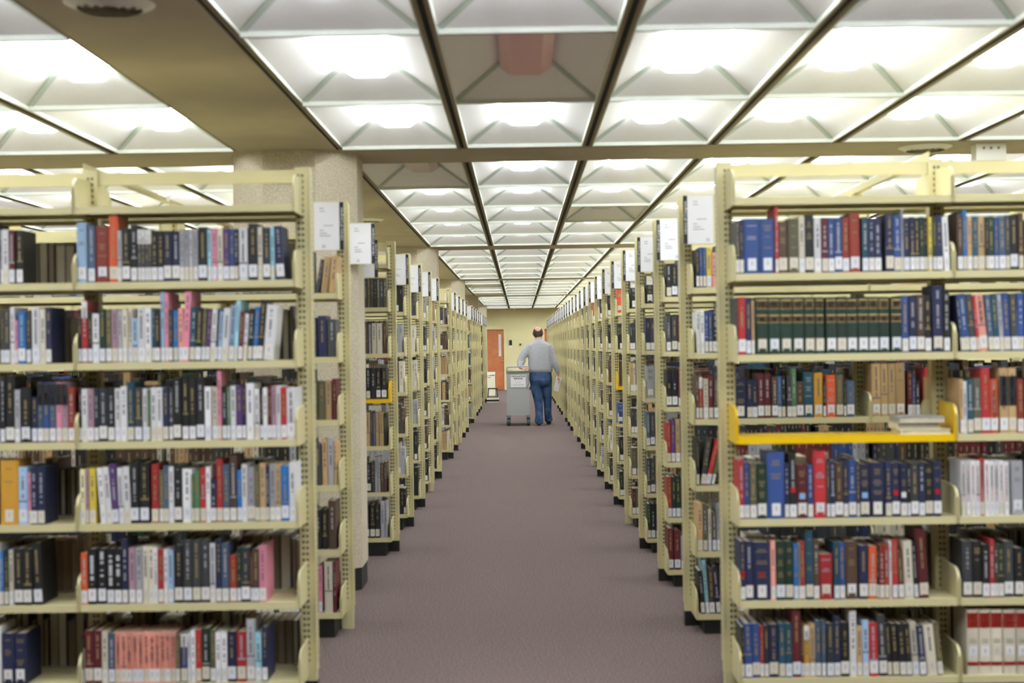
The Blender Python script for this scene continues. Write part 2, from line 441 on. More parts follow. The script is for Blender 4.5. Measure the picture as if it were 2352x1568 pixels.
def rng(s, k, X0, Y, bays, detail, label):
    root = thing('library_bookcase', label, 'bookcase', (X0, Y, 0), 'double-sided steel bookcases along the aisle')
    lv = LV[s]
    bx = lambda b: (b * BAY if s > 0 else -(b + 1) * BAY)
    for i in range(bays + 1):
        link('upright', TM['end' if i == 0 else 'mid', s], root, (s * i * BAY, 0, 0))
        link('foot', TM['footb' if (k % 5 == 0 and i == 0 and s < 0) or (k % 4 == 3 and i == 0 and s > 0) else 'foot'], root, (s * i * BAY, 0, 0))
    for b in range(bays): link('header_rail', TM['rail'], root, (bx(b), 0, 0))
    if detail < 2:
        for b in range(bays):
            for side in (-1, 1):
                for li, z in enumerate(lv):
                    yel = side < 0 and b == 0 and li == 3 and ((s > 0 and k in (-1, 4)) or (s < 0 and k == 2))
                    loc = (bx(b), 0, z)
                    if side > 0 and s > 0 and k == -1 and b == 0 and li == 3: continue
                    if yel:
                        o = link('shelf', TM['yel'], root, loc); o['label'] = 'yellow pull-out shelf'
                    elif detail == 0:
                        o = link('shelf', TM['shelf', side], root, loc)
                        link('shelf_bracket', TM['br', side], o, (.003, 0, 0)); link('shelf_bracket', TM['br', side], o, (BAY - .003, 0, 0))
                    else: link('shelf', TM['shelfb', side], root, loc)
    else:
        key = ('all', s, bays)
        if key not in TM:
            m = MB()
            for b in range(bays):
                for z in lv:
                    q = MB(); shelf(q, -1, brk=True); shelf(q, 1)
                    n = len(m.v); m.v += [(v[0] + bx(b), v[1], v[2] + z) for v in q.v]; m.f += [tuple(i + n for i in f) for f in q.f]; m.c += q.c
            TM[key] = m.mesh('shelf', M['steel'])
        link('shelf', TM[key], root)
    kk = ('kick', s, bays)
    if kk not in TM:
        xa, xb = sorted((s * .04, s * bays * BAY - s * .03))
        TM[kk] = MB().box(xa, xb, -SD + .012, SD - .012, 0, lv[6] - .001).mesh('kick_plate', M['black'])
    link('kick_plate', TM[kk], root)
    return root
YL = lambda k: 5.88 + (0 if k < 0 else .075) + 1.3716 * (k + 1)
YR = lambda k: 5.93 + (0 if k < 0 else -.01) + 1.3716 * (k + 1)
XLp = lambda k: -.926 if k < 0 else -.945
XRp = lambda k: .897 if k < 0 else .892
ranges = []
for k in range(-1, 27):
    for s in (-1, 1):
        if s < 0 and k > 22: continue
        X, Y = (XLp(k), YL(k)) if s < 0 else (XRp(k), YR(k))
        skip = s < 0 and k >= 0 and (k - 1) % 6 == 0           # a column stands at the end of this one
        bays = 3 if k < 6 else 2
        if skip: X -= BAY; bays -= 1
        side = 'left' if s < 0 else 'right'
        lab = ('beige steel bookcase at the front on the %s of the aisle' % side if k < 0 else
               'beige steel bookcase, %s from the front on the %s of the aisle' % (ordinal(k + 2), side))
        if skip: lab = 'beige steel bookcase set back behind a column, %s from the front, left side' % ordinal(k + 2)
        rng(s, k, X, Y, bays, 0 if k < 0 else 1 if k < 6 else 2, lab)
        ranges.append((s, k, X, Y, bays, skip))
# tie rails across the tops
for s in (-1, 1):
    for k in range(-1, 6):
        X = (XLp(0) if s < 0 else XRp(0)) + s * BAY
        Y = (YL(k) if s < 0 else YR(k))
        tag(link('tie_rail', TM['tie'], None, (X, Y + .0, PH + .001)), 'beige tie rail joining bookcase tops %s and %s on the %s side' % (ordinal(k + 2), ordinal(k + 3), 'left' if s < 0 else 'right'), 'tie rail', 'tie rails across the bookcase tops')

# ---------------------------------------------------------------- aisle-end signs
pm = MB().box(0, .132, -.002, .0, 0, .248).mesh('sign_sheet', M['paper'])
sm_ = MB().box(0, .022, -.003, .0, 0, .248).mesh('title_strip', M['ink'])
hm = MB().box(0, .17, .0, .004, -.004, .252, WH).mesh('sign_holder', M['steel'])
mk = MB()
def marks(seed):
    r = random.Random(seed); m = MB()
    for (zz, n) in ((.215, 2), (.20, 3), (.125, 5), (.10, 2), (.085, 4), (.072, 5)):
        x = .03 + (0.02 if n == 5 and zz > .1 else 0)
        for i in range(n):
            ww = r.uniform(.004, .01); m.box(x, x + ww, -.0032, -.002, zz, zz + .004); x += ww + .003
    return m.mesh('sign_text', M['greyink'])
MK = [marks(i) for i in range(4)]
tc1 = bpy.data.curves.new('strip_lettering', 'FONT'); tc1.body = 'Library of Congress'; tc1.size = .021; tc1.align_x = 'CENTER'; tc1.align_y = 'CENTER'; tc1.materials.append(M['paper']); tc1.extrude = .0002; tc1 = text_mesh(tc1)
tc2 = bpy.data.curves.new('sign_number', 'FONT'); tc2.body = '3S'; tc2.size = .022; tc2.align_x = 'CENTER'; tc2.materials.append(M['greyink']); tc2.extrude = .0002; tc2 = text_mesh(tc2)
def sign(s, X, Y, z, i, lab):
    root = thing('bookcase_sign', lab, 'sign', (X, Y, z), 'white call number signs on the bookcase ends')
    # X = aisle-side edge; the sheet runs away from the aisle
    link('sign_holder', hm, root, (0 if s > 0 else -.17, 0, 0))
    link('title_strip', sm_, root, (0 if s > 0 else -.022, 0, 0))
    link('sign_sheet', pm, root, (.022 if s > 0 else -.154, 0, 0))
    link('sign_text', MK[i % 4], root, (.022 if s > 0 else -.154, 0, 0))
    link('strip_lettering', tc1, root, ((.011 if s > 0 else -.011), -.0035, .135), (PI / 2, -PI / 2 if s > 0 else -PI / 2, 0))
    link('sign_number', tc2, root, ((.125 if s > 0 else -.105), -.0028, .012), (PI / 2, 0, 0))
rs = random.Random(5)
for s, k, X, Y, bays, skip in ranges:
    if k < 0 or (s < 0 and (k in (2, 8) or skip)): continue
    e = X - s * .040
    sign(s, e, Y - SD - .008, 2.012 + rs.uniform(-.004, .006), k, 'white call number sign on %s bookcase from the front, %s side' % (ordinal(k + 2), 'left' if s < 0 else 'right'))
# signs beside the columns
for n in range(1):
    Y = YL(1)
    sign(-1, -.885, 8.40, 2.022, 1, 'white call number sign in front of the big column, left of the aisle')
    sign(-1, -.920, 8.90, 1.962, 2, 'lower white sign half hidden behind the sign by the column')

# ---------------------------------------------------------------- books
PAL = {'W': ((222, 221, 224), 'white'), 'w': ((205, 198, 180), 'cream'), 'K': ((32, 33, 36), 'black'), 'C': ((66, 68, 72), 'charcoal'),
       'N': ((34, 42, 82), 'navy'), 'B': ((44, 78, 150), 'blue'), 'b': ((150, 178, 208), 'pale blue'), 'E': ((30, 120, 205), 'bright blue'),
       'R': ((196, 40, 46), 'red'), 'r': ((108, 28, 38), 'maroon'), 'J': ((158, 52, 38), 'brick red'), 'O': ((226, 88, 40), 'orange'), 'G': ((26, 58, 44), 'dark green'),
       'g': ((82, 130, 84), 'green'), 'T': ((28, 84, 108), 'teal'), 'Y': ((214, 190, 70), 'yellow'), 'P': ((212, 134, 156), 'pink'),
       'I': ((220, 152, 136), 'salmon pink'), 'p': ((92, 58, 126), 'purple'), 't': ((178, 148, 104), 'tan'), 'n': ((88, 64, 48), 'brown'),
       'S': ((160, 160, 166), 'silver grey'), 'M': ((164, 132, 146), 'mauve'), 'o': ((106, 100, 74), 'olive'), 's': ((74, 96, 126), 'slate blue'),
       'y': ((222, 216, 176), 'pale yellow'), 'm': ((196, 146, 50), 'mustard'), 'c': ((150, 200, 215), 'aqua'), 'D': ((44, 52, 62), 'dark slate'), 'H': ((40, 86, 160), 'royal blue')}
LIGHT = set('WwbSPIMyYctm')
# shelves as seen: (side, bay, level, foot-line pixel, entries "colour x0 x1 top [flags]")
SH = [
 (-1, 1, 1, 651, "S0 5 528;W5 19 527;r20 33 528;K36 51 528"),
 (-1, 0, 1, 650, "b170 198 511 s;s201 217 518 l;J218 250 519 s;O250 270 492;S270 279 529;K280 298 524;K300 314 516;C316 324 526 h;C324 332 526 h;C332 340 526 h;C340 347 526 h;K348 361 530;K362 375 530;N376 393 530;N394 412 530;S412 422 527;S423 433 527;S434 443 527;S444 454 527;K455 475 521;c476 485 527;P486 498 524;w499 511 527;p512 526 524;B527 538 526;K538 547 526;W548 568 523;K570 591 513;w592 602 521;D603 620 522;c621 630 522;N631 650 519 L-3"),
 (-1, 1, 2, 834, "C0 8 710;C9 22 710;W23 33 705;P33 40 735;E41 58 715;C59 70 712;W72 90 705;w91 103 710;N104 117 705"),
 (-1, 0, 2, 831, "K174 186 710;R187 200 690 h;K201 211 715;W212 227 720;G228 241 710;o242 255 710;M256 270 710;S271 280 712;w281 292 710;w293 303 708;b304 316 730;W316 332 705;W332 346 706;T347 354 708;K354 367 710;b368 377 670;P378 386 672;C387 396 710;E397 408 712;I409 420 708;P421 435 670 L3;T436 449 705 L3;K450 463 708 L3;o464 473 708 L3;p474 484 710 L4;W485 496 709 L4;D496 501 712 L4;b502 511 715 L4;W511 526 707 L4;b527 539 702 L4;c540 548 690 L4;r549 559 715 L4;W560 569 720 L4;K571 581 708 L4;E582 593 705 L4;K594 607 690 L5;W608 632 700 L5"),
 (-1, 1, 3, 1016, "K0 11 865;K12 32 865;S33 45 895;K46 69 890;N72 84 912;s85 98 878 k;B99 112 878 k;s113 127 878 k;P128 140 878 k;M141 155 878 k;J156 170 890"),
 (-1, 0, 3, 1012, "K173 187 890;W187 200 893;M200 215 893;D216 226 891;D227 246 890;K247 262 890;W263 276 892;W277 291 887;T292 307 878;C309 325 890;W327 338 892;g338 344 895;W345 358 890;W359 372 890;N373 386 892;C388 396 890;K397 415 868;K418 432 868;K434 449 868;K451 469 868;W470 484 888;w487 499 888;P499 508 852;K509 520 887;g521 528 887;W529 541 886;p542 555 886;N556 564 885;W565 582 880;W584 595 893;K596 604 890;W604 614 890;r614 624 886;M624 634 886;W634 644 886;R645 658 890;W658 678 890"),
 (-1, 1, 4, 1202, "m0 41 1057 s;b42 62 1072;P63 70 1085;N70 85 1072;N86 102 1070"),
 (-1, 0, 4, 1197, "y181 195 1078;M196 203 1080;Y204 219 1076;W226 239 1075 L-4;W240 253 1073 L-4;p254 269 1066 L-3;W270 282 1075 L-2;W283 298 1072 L-2;K299 318 1060;K321 342 1062;R347 363 1066;o365 375 1080;s375 387 1070;W387 398 1072;K399 417 1068;W418 440 1077;g440 447 1090;g447 458 1080;R459 472 1075;W473 483 1072;N483 496 1100;R497 511 1055;s512 527 1066;n528 543 1045;E544 555 1080;W555 567 1066;S567 585 1072;o585 596 1070;t596 610 1064;N610 618 1072;S619 632 1065;t632 644 1066;E645 663 1070;W664 679 1062"),
 (-1, 1, 5, 1390, "E0 8 1267;G9 19 1267;w20 30 1263;K31 52 1260;K53 72 1260;K74 94 1247 L-2"),
 (-1, 0, 5, 1385, "O181 200 1270;K201 221 1260 1;K224 243 1260 2;K245 261 1260 3;K263 279 1260 4;N280 293 1238;M295 310 1258;S312 326 1257;w327 340 1255;w341 353 1255;W353 361 1258;R362 375 1262;W376 385 1262;b386 398 1264;K400 419 1252;C421 440 1240;C442 460 1240;C461 481 1238;W482 494 1248;N495 508 1238;s509 525 1247;J527 543 1275;G544 553 1258;D554 574 1257;r575 580 1268;n580 595 1260;P595 611 1252"),
 (-1, 1, 6, 1572, "N4 31 1455;N32 58 1455"),
 (-1, 0, 6, 1568, "K171 183 1460;W184 193 1490;r194 213 1448;r214 233 1448;w234 247 1450;s248 263 1455;I264 277 1452 q;I277 290 1452 q;I290 303 1452 q;I303 316 1452 q;I316 329 1452 q;I329 342 1452 q;I342 355 1452 q;I355 367 1452 q;I367 379 1452 q;I379 391 1452 q;I391 403 1452 q;o404 413 1458;B414 430 1455 h;W431 437 1455;W438 448 1448;R449 462 1447;G463 481 1443;o483 495 1447;W495 507 1452;W508 521 1452;N522 542 1450;R544 565 1450;S566 585 1422;c586 600 1452;N601 614 1440"),
 (1, 0, 1, 628, "C1690 1699 507;N1700 1708 505;B1709 1746 502 s;B1747 1780 502 s;R1781 1788 474;n1789 1809 508 s;o1811 1836 502 s;w1836 1849 496;K1850 1870 493 s;W1871 1887 500;r1888 1902 500;B1903 1917 500;B1918 1935 500;J1936 1951 500;J1953 1976 488 s;T1981 1995 498;N1996 2009 500;N2010 2025 500;N2035 2053 490;B2054 2070 495;S2071 2076 480;N2077 2090 500;N2091 2102 498;K2102 2112 500;G2113 2123 498;K2124 2132 499;Y2133 2142 498;G2143 2151 499;N2152 2166 494;W2167 2180 498 L-2"),
 (1, 1, 1, 620, "n2200 2212 490;E2213 2222 482;t2223 2234 498;T2235 2247 496;t2248 2263 496;K2264 2271 497;G2271 2284 496;B2285 2294 498;s2295 2310 496;C2311 2320 494;K2321 2338 495;n2341 2352 488"),
 (1, 0, 2, 812, "D1689 1695 683;R1696 1713 682;N1714 1726 683;t1727 1733 690;G1737 1765 682 v;G1766 1792 682 v;G1793 1820 682 v;G1821 1847 682 v;G1849 1872 682 v;G1874 1893 682 v;G1898 1922 682 v;G1923 1945 682 v;G1946 1970 682 v;G1972 1995 681 v;G1996 2018 681 v;G2019 2043 681 v;G2047 2072 681 v;B2073 2087 678;N2089 2106 680;n2107 2124 676;K2125 2139 678;N2143 2166 655;K2168 2182 665"),
 (1, 1, 2, 803, "N2200 2206 677 L-5;H2207 2223 675 L-5;C2224 2239 675 L-5;R2240 2246 680 L-5;I2247 2265 676 L-5 i;s2267 2279 676 L-4;T2280 2294 678 L-3;S2295 2304 676 L-3;B2305 2320 672 L-2;C2322 2337 674 L-2;B2338 2353 672"),
 (1, 1, 3, 1002, "t2206 2213 870;W2213 2222 875;T2223 2236 872;o2237 2254 868;R2255 2275 845;O2276 2293 870 j;t2297 2316 845 k;t2317 2335 845 k;J2338 2353 870"),
 (1, 0, 4, 1191, "R1691 1709 1057;B1710 1722 1062;o1723 1738 1063;G1739 1762 1064 s;B1763 1802 1038 s;N1803 1813 1063;K1814 1830 1042 d;r1831 1855 1067 s u;B1856 1868 1067;R1870 1898 1035 s;C1899 1907 1060;N1908 1918 1060;n1919 1937 1062;N1938 1949 1060;B1950 1967 1055;n1969 1975 1060;N1976 1998 1065 s u;N2000 2033 1062 s;N2035 2049 1060;N2050 2068 1063 s d;N2069 2084 1063 s z;K2085 2092 1064;C2093 2110 1062;N2111 2125 1062;K2126 2144 1062 s;N2145 2163 1058 s d"),
 (1, 1, 4, 1189, "W2209 2219 1058 q;W2220 2230 1058 q;W2231 2241 1058 q;W2242 2252 1058 q;R2253 2262 1052 q;W2263 2273 1058 q;W2274 2284 1058 q;W2285 2295 1058 q;W2296 2306 1058 q;W2307 2318 1060 q;S2325 2352 1058"),
 (1, 0, 5, 1377, "N1699 1712 1243 d;N1713 1730 1243;N1731 1770 1245 s d;I1771 1782 1243;G1783 1804 1243 s;G1805 1822 1243 s;E1824 1834 1250;S1835 1837 1246;J1838 1850 1243;T1851 1868 1218 s;n1869 1882 1240;R1883 1913 1272 s;T1916 1928 1245;B1929 1941 1245;n1943 1971 1243 s;N1974 1994 1252;O1996 2014 1254 L1;K2014 2021 1250;J2021 2031 1250;J2032 2043 1250;W2044 2049 1242;R2050 2062 1240;n2063 2076 1265 L-2;w2077 2097 1242 L-2;K2098 2107 1245 L-3;r2108 2130 1215 L-3"),
 (1, 1, 5, 1374, "C2213 2234 1242;K2236 2256 1243 s;K2257 2273 1250;R2274 2284 1238;n2284 2294 1250;G2294 2306 1250;C2307 2329 1243;K2332 2353 1258"),
 (1, 0, 6, 1568, "K1702 1710 1440;B1711 1727 1432 L-1;B1728 1746 1432 L-1;R1747 1755 1438;D1756 1766 1436;N1767 1789 1434;T1790 1804 1432;T1805 1820 1432;r1821 1840 1402;n1841 1847 1434;m1848 1860 1436 h;t1861 1873 1432;s1874 1887 1425;s1888 1897 1425;D1900 1916 1432;N1917 1931 1415;K1932 1952 1430;W1953 1968 1403;t1969 1981 1438;b1982 1996 1425;R1997 2017 1430 L-1;C2018 2036 1412 L-2;K2037 2047 1432 L-3;K2049 2064 1432 L-3;K2065 2079 1432 L-3;K2080 2093 1432 L-3;w2094 2109 1428 L-4;N2110 2125 1437 L-4;w2126 2149 1435 L-5;o2150 2162 1430 L-5"),
 (1, 1, 6, 1568, "w2223 2250 1400 w;w2251 2277 1400 w;w2278 2304 1400 w;w2306 2335 1400 w;w2337 2364 1400 w"),
]
SH0 = [(1, 0, 3, 962, "N1688 1715 868;N1716 1728 872;N1728 1740 872;r1741 1755 858;r1756 1770 858;n1773 1787 865;E1787 1795 864;K1796 1804 862;C1808 1819 862;g1819 1829 846;n1830 1846 876;T1847 1868 854;m1870 1890 856;K1891 1897 870;O1898 1920 861;o1921 1937 860;K1938 1944 868;s1945 1963 874;t2003 2023 835;t2024 2039 835;t2040 2057 835;t2058 2079 833;r2085 2096 852;B2096 2103 862;K2104 2113 874;R2125 2132 845;K2140 2152 850")]

def ccol(c, j=0, r=None):
    b = PAL[c][0]
    if c not in LIGHT: g_ = sum(b) / 3; b = tuple((x * .88 + g_ * .12) * .88 for x in b)
    if r: k = r.uniform(.9, 1.1); b = tuple(min(255, x * k) for x in b)
    return lin(*b)
GOLD, SILV, DARK = lin(140, 122, 84), lin(158, 158, 164), lin(98, 94, 104)
def spine_pattern(c, flags, w_, h, r):
    """quads on the spine: (u0,u1,z0,z1,colour), u across -.5...5"""
    q = []; hw = w_ / 2
    fg = (DARK if c in LIGHT else (GOLD if r.random() < .6 else SILV))
    if 'v' in flags:      # green and gold set
        for z0, z1 in ((.80, .93), (.56, .66)): q.append((-hw * .92, hw * .92, h * z0, h * z1, lin(70, 54, 34)))
        for z in (.935, .79, .885, .84, .67, .55): q.append((-hw * .94, hw * .94, h * z, h * z + .005, lin(176, 150, 98)))
        q.append((-hw * .25, hw * .25, h * .59, h * .635, lin(20, 18, 18)))
        return q
    if 'w' in flags:      # cream set with red panels
        q.append((-hw, hw, h * .72, h * .95, lin(142, 32, 20))); q.append((-hw, hw, h * .14, h * .20, lin(142, 32, 20)))
        for z in (.90, .86, .80, .76): q.append((-hw * .6, hw * .6, h * z, h * z + .004, lin(180, 110, 60)))
        for z in (.54, .51, .49): q.append((-hw * .6, hw * .6, h * z, h * z + .002, lin(110, 105, 90)))
        return q
    if 'k' in flags: q.append((-hw, hw, h * (.62 if c != 't' else .42), h * (.98 if c != 't' else .88), lin(34, 34, 38)))
    if 'h' in flags: q.append((-hw, hw, h * .72, h * .99, lin(226, 224, 222)))
    if 'q' in flags: q.append((-hw * .3, hw * .3, h * .25, h * .92, lin(206, 112, 98) if c == 'I' else lin(190, 150, 146)))
    if 'd' in flags: 
        a = .010; q.append((-a, a, h * .40, h * .40 + .022, lin(170, 20, 28)))
    if 'u' in flags: q.append((-.012, .012, h * .36, h * .36 + .024, lin(130, 170, 215)))
    if 'z' in flags: q.append((-.010, .010, h * .36, h * .36 + .022, lin(220, 222, 230)))
    if 's' in flags or (w_ > .045):
        for g in range(r.choice((2, 3))):
            zc = h * (.86 - .2 * g); 
            for ln in range(r.choice((1, 2, 3))):
                x = -hw * r.uniform(.35, .7); e = -x
                while x < e:
                    a = r.uniform(.002, .005); q.append((x, min(e, x + a), zc - ln * .009, zc - ln * .009 + .005, fg)); x += a + .0016
    else:
        z1 = h * r.uniform(.86, .95); z0 = h * r.uniform(.34, .5); z = z1; t_ = min(hw * .36, .0045)
        if any(d_ in flags for d_ in '1234'): t_ = .007; fg = lin(205, 205, 210)
        if r.random() < .25: q.append((-hw, hw, z0 - .012, z0 - .006, fg))
        while z > z0:
            a = r.uniform(.003, .008)
            if r.random() < .75: q.append((-t_, t_, z - a, z, fg))
            z -= a + .0018
    return q
def book_meshes(cover, pages, lab, c, flags, w_, h, dep, r, ox=0, oy=0, oz=0, lean=0, label=True):
    ca, sa = math.cos(lean), math.sin(lean)
    def T(x, y, z): return (ox + x * ca + z * sa, oy + y, oz - x * sa + z * ca + abs(math.sin(lean)) * w_ / 2)
    col = ccol(c, 0, r); hw = w_ / 2; th = .0022 if w_ > .012 else .001
    # spine with rounded section, three facets
    bulge = min(.006, w_ * .12)
    prof = [(-hw, bulge), (-hw * .55, .0012), (hw * .55, .0012), (hw, bulge)]
    for i in range(3):
        (xa, ya), (xb, yb) = prof[i], prof[i + 1]
        cover.poly([T(xa, ya, 0), T(xb, yb, 0), T(xb, yb, h), T(xa, ya, h)], col)
        cover.poly([T(xb, yb + .003, 0), T(xa, ya + .003, 0), T(xa, ya + .003, h), T(xb, yb + .003, h)], col)
        cover.poly([T(xa, ya, h), T(xb, yb, h), T(xb, yb + .003, h), T(xa, ya + .003, h)], col)
    for s in (-1, 1):
        a, b = (hw - th, hw) if s > 0 else (-hw, -hw + th)
        P8 = [T(a, bulge, 0), T(b, bulge, 0), T(b, dep, 0), T(a, dep, 0), T(a, bulge, h), T(b, bulge, h), T(b, dep, h), T(a, dep, h)]
        for f in ((3, 2, 1, 0), (4, 5, 6, 7), (2, 3, 7, 6), (3, 0, 4, 7), (1, 2, 6, 5)): cover.poly([P8[i] for i in f], col)
    for (xa, xb, za, zb, cc) in spine_pattern(c, flags, w_, h, r):
        xa = max(xa, -hw * .98); xb = min(xb, hw * .98); cuts = [xa] + [x for x in (-hw * .55, hw * .55) if xa < x < xb] + [xb]
        def yy(x):
            ax = abs(x); return .0012 + max(0, ax - hw * .55) / (hw * .45) * (bulge - .0012) - .0007
        for i in range(len(cuts) - 1):
            p, q_ = cuts[i], cuts[i + 1]
            cover.poly([T(p, yy(p), za), T(q_, yy(q_), za), T(q_, yy(q_), zb), T(p, yy(p), zb)], cc)
    i_ = .004
    P8 = [T(-hw + th, .004, i_), T(hw - th, .004, i_), T(hw - th, dep - .004, i_), T(-hw + th, dep - .004, i_), T(-hw + th, .004, h - i_), T(hw - th, .004, h - i_), T(hw - th, dep - .004, h - i_), T(-hw + th, dep - .004, h - i_)]
    for f in ((3, 2, 1, 0), (4, 5, 6, 7), (2, 3, 7, 6)): pages.poly([P8[i] for i in f], lin(212, 206, 190))
    if label:
        lw = min(.5 * w_ * .96, .0175); z0, z1 = (.006, .058) if w_ < .03 else (.013, .064)
        if 'w' in flags: z0, z1 = (.07, .12)
        lc = lin(*r.choice(((232, 230, 232), (226, 222, 216), (216, 208, 188), (222, 224, 232))))
        y = -.0006
        lab.poly([T(-lw, y + (bulge if lw > hw * .6 else 0) * .4, z0), T(lw, y + (bulge if lw > hw * .6 else 0) * .4, z0), T(lw, y, z1), T(-lw, y, z1)], lc)
        lab.poly([T(-lw * .25, y - .0004, z0 + .02), T(lw * .25, y - .0004, z0 + .02), T(lw * .25, y - .0004, z1 - .012), T(-lw * .25, y - .0004, z1 - .012)], lin(190, 188, 194))

entries = []
for side, bay, lvl, basepx, txt in SH:
    yf = (YL(-1) if side < 0 else YR(-1)) - SD + .006
    zb = LV[side][lvl] + LIP + .0005
    for n, e in enumerate(txt.split(';')):
        e = e.strip(); c = e[0]; p = e[1:].split(); x0, x1, top = float(p[0]), float(p[1]), float(p[2]); fl = p[3:]
        lean = 0
        for f in list(fl):
            if f[0] == 'L': lean = math.radians(float(f[1:])); fl.remove(f)
        ym = (top + basepx) / 2
        a, b = ray(x0, ym, yf), ray(x1, ym, yf); zt = ray((x0 + x1) / 2, top, yf).z
        xp = XLp(-1) if side < 0 else XRp(-1)
        lo_, hi_ = sorted((xp + side * (bay * BAY + .008), xp + side * ((bay + 1) * BAY - .008)))
        if not lean or abs(math.degrees(lean)) < 2: a.x = min(max(a.x, lo_), hi_ - .008); b.x = max(min(b.x, hi_), a.x + .006)
        h = zt - zb; wd = max(b.x - a.x - .0006, .004)
        cx = (a.x + b.x) / 2 - math.sin(lean) * h / 2
        if lean: cx = min(max(cx, lo_ + wd / 2 + max(0, -math.sin(lean)) * h), hi_ - wd / 2 - max(0, math.sin(lean)) * h)
        if lean: h /= math.cos(lean)
        entries.append(dict(side=side, bay=bay, lvl=lvl, c=c, fl=fl, w=wd, h=h, x=cx, y=yf, z=zb, lean=lean, area=(x1 - x0) * (basepx - top), px=(x0 + x1) / 2, n=n))
srt = sorted(entries, key=lambda e: -e['area'])
for i, e in enumerate(srt): e['ind'] = i < 298
print('authored books', len(entries))
SHN = {1: 'top', 2: 'second', 3: 'third', 4: 'fourth', 5: 'fifth', 6: 'bottom'}
rowd = {}
for e in entries: rowd.setdefault((e['side'], e['bay'], e['lvl']), []).append(e)
SC, SP, SL = MB(), MB(), MB()
rb = random.Random(11)
for key, row in rowd.items():
    row.sort(key=lambda e: e['px'])
    sigs = [('thick ' if e['w'] > .042 else 'thin ' if e['w'] < .022 else '') + PAL[e['c']][1] for e in row]
    for i, e in enumerate(row):
        dep = rb.uniform(.15, .19); yo = rb.uniform(0, .006)
        if 'v' in e['fl']: yo = .001
        if not e['ind']:
            book_meshes(SC, SP, SL, e['c'], e['fl'], e['w'], e['h'], dep, rb, e['x'], e['y'] + yo, e['z'], e['lean']); continue
        cv, pg, lb = MB(), MB(), MB()
        book_meshes(cv, pg, lb, e['c'], e['fl'], e['w'], e['h'], dep, rb)
        o = obj('book', cv, M['book'], None, (e['x'], e['y'] + yo, e['z']), (0, e['lean'], 0))
        if e['lean']: o.location.z += abs(math.sin(e['lean'])) * e['w'] / 2
        obj('pages', pg, M['page'], o); obj('spine_label', lb, M['lab'], o)
        if 'i' in e['fl']: text('spine_title', 'ITALIANS', .019, o, (0, -.001, e['h'] * .72), (PI / 2, PI / 2, 0), M['ink'])
        if 'j' in e['fl']: text('spine_title', 'Like Men of War', .017, o, (0, -.001, e['h'] * .52), (PI / 2, PI / 2, 0), M['ink'])
        for dgt in '1234':
            if dgt in e['fl']: text('volume_number', dgt, .014, o, (0, -.001, e['h'] * .36), (PI / 2, PI / 2, 0), M['paper'])
        where = '%s shelf, %s bay, %s front bookcase' % (SHN[e['lvl']], 'inner' if e['bay'] == 0 else 'outer', 'left' if e['side'] < 0 else 'right')
        extra = ''
        if sigs.count(sigs[i]) == 1:
            nb = row[i - 1] if i > 0 else row[i + 1] if len(row) > 1 else None
            lab = '%s book %s %s one, %s' % (sigs[i], 'right of' if i > 0 else 'left of', PAL[nb['c']][1], where)
            if len(lab.split()) > 16: lab = '%s book %s from left, %s' % (sigs[i], ordinal(i + 1), where)
        else: lab = '%s book %s from left, %s' % (sigs[i], ordinal(i + 1), where)
        tag(o, lab, 'book', 'books on the front bookcases')
# stacked books on the yellow shelf
yz = LV[1][3] + LIP; ys = YR(-1) - SD
z = yz + .0006
for (xa, xb, hh, dx, nm, yy) in ((2070, 2184, .020, 0, 'thin pale book at the bottom of the stack on the yellow shelf', .01), (2062, 2160, .026, 0, 'cream middle book of the stack on the yellow shelf', .02), (2066, 2172, .027, 0, 'grey covered book on top of the stack on the yellow shelf', .005)):
    a, b = ray(xa, 1000, ys + yy), ray(xb, 1000, ys + yy)
    t = thing('book', nm, 'book', (a.x, ys + yy, z), 'books lying on the yellow shelf')
    wd = b.x - a.x
    obj('cover', MB().box(0, wd, 0, .15, 0, .0025).box(0, wd, 0, .15, hh - .0025, hh).box(0, .003, 0, .15, .0025, hh - .0025), M['metal'] if 'grey' in nm else M['cream'], t)
    obj('pages', MB().box(.003, wd - .003, .003, .147, .0025, hh - .0025), M['page'], t)
    z += hh + .0006

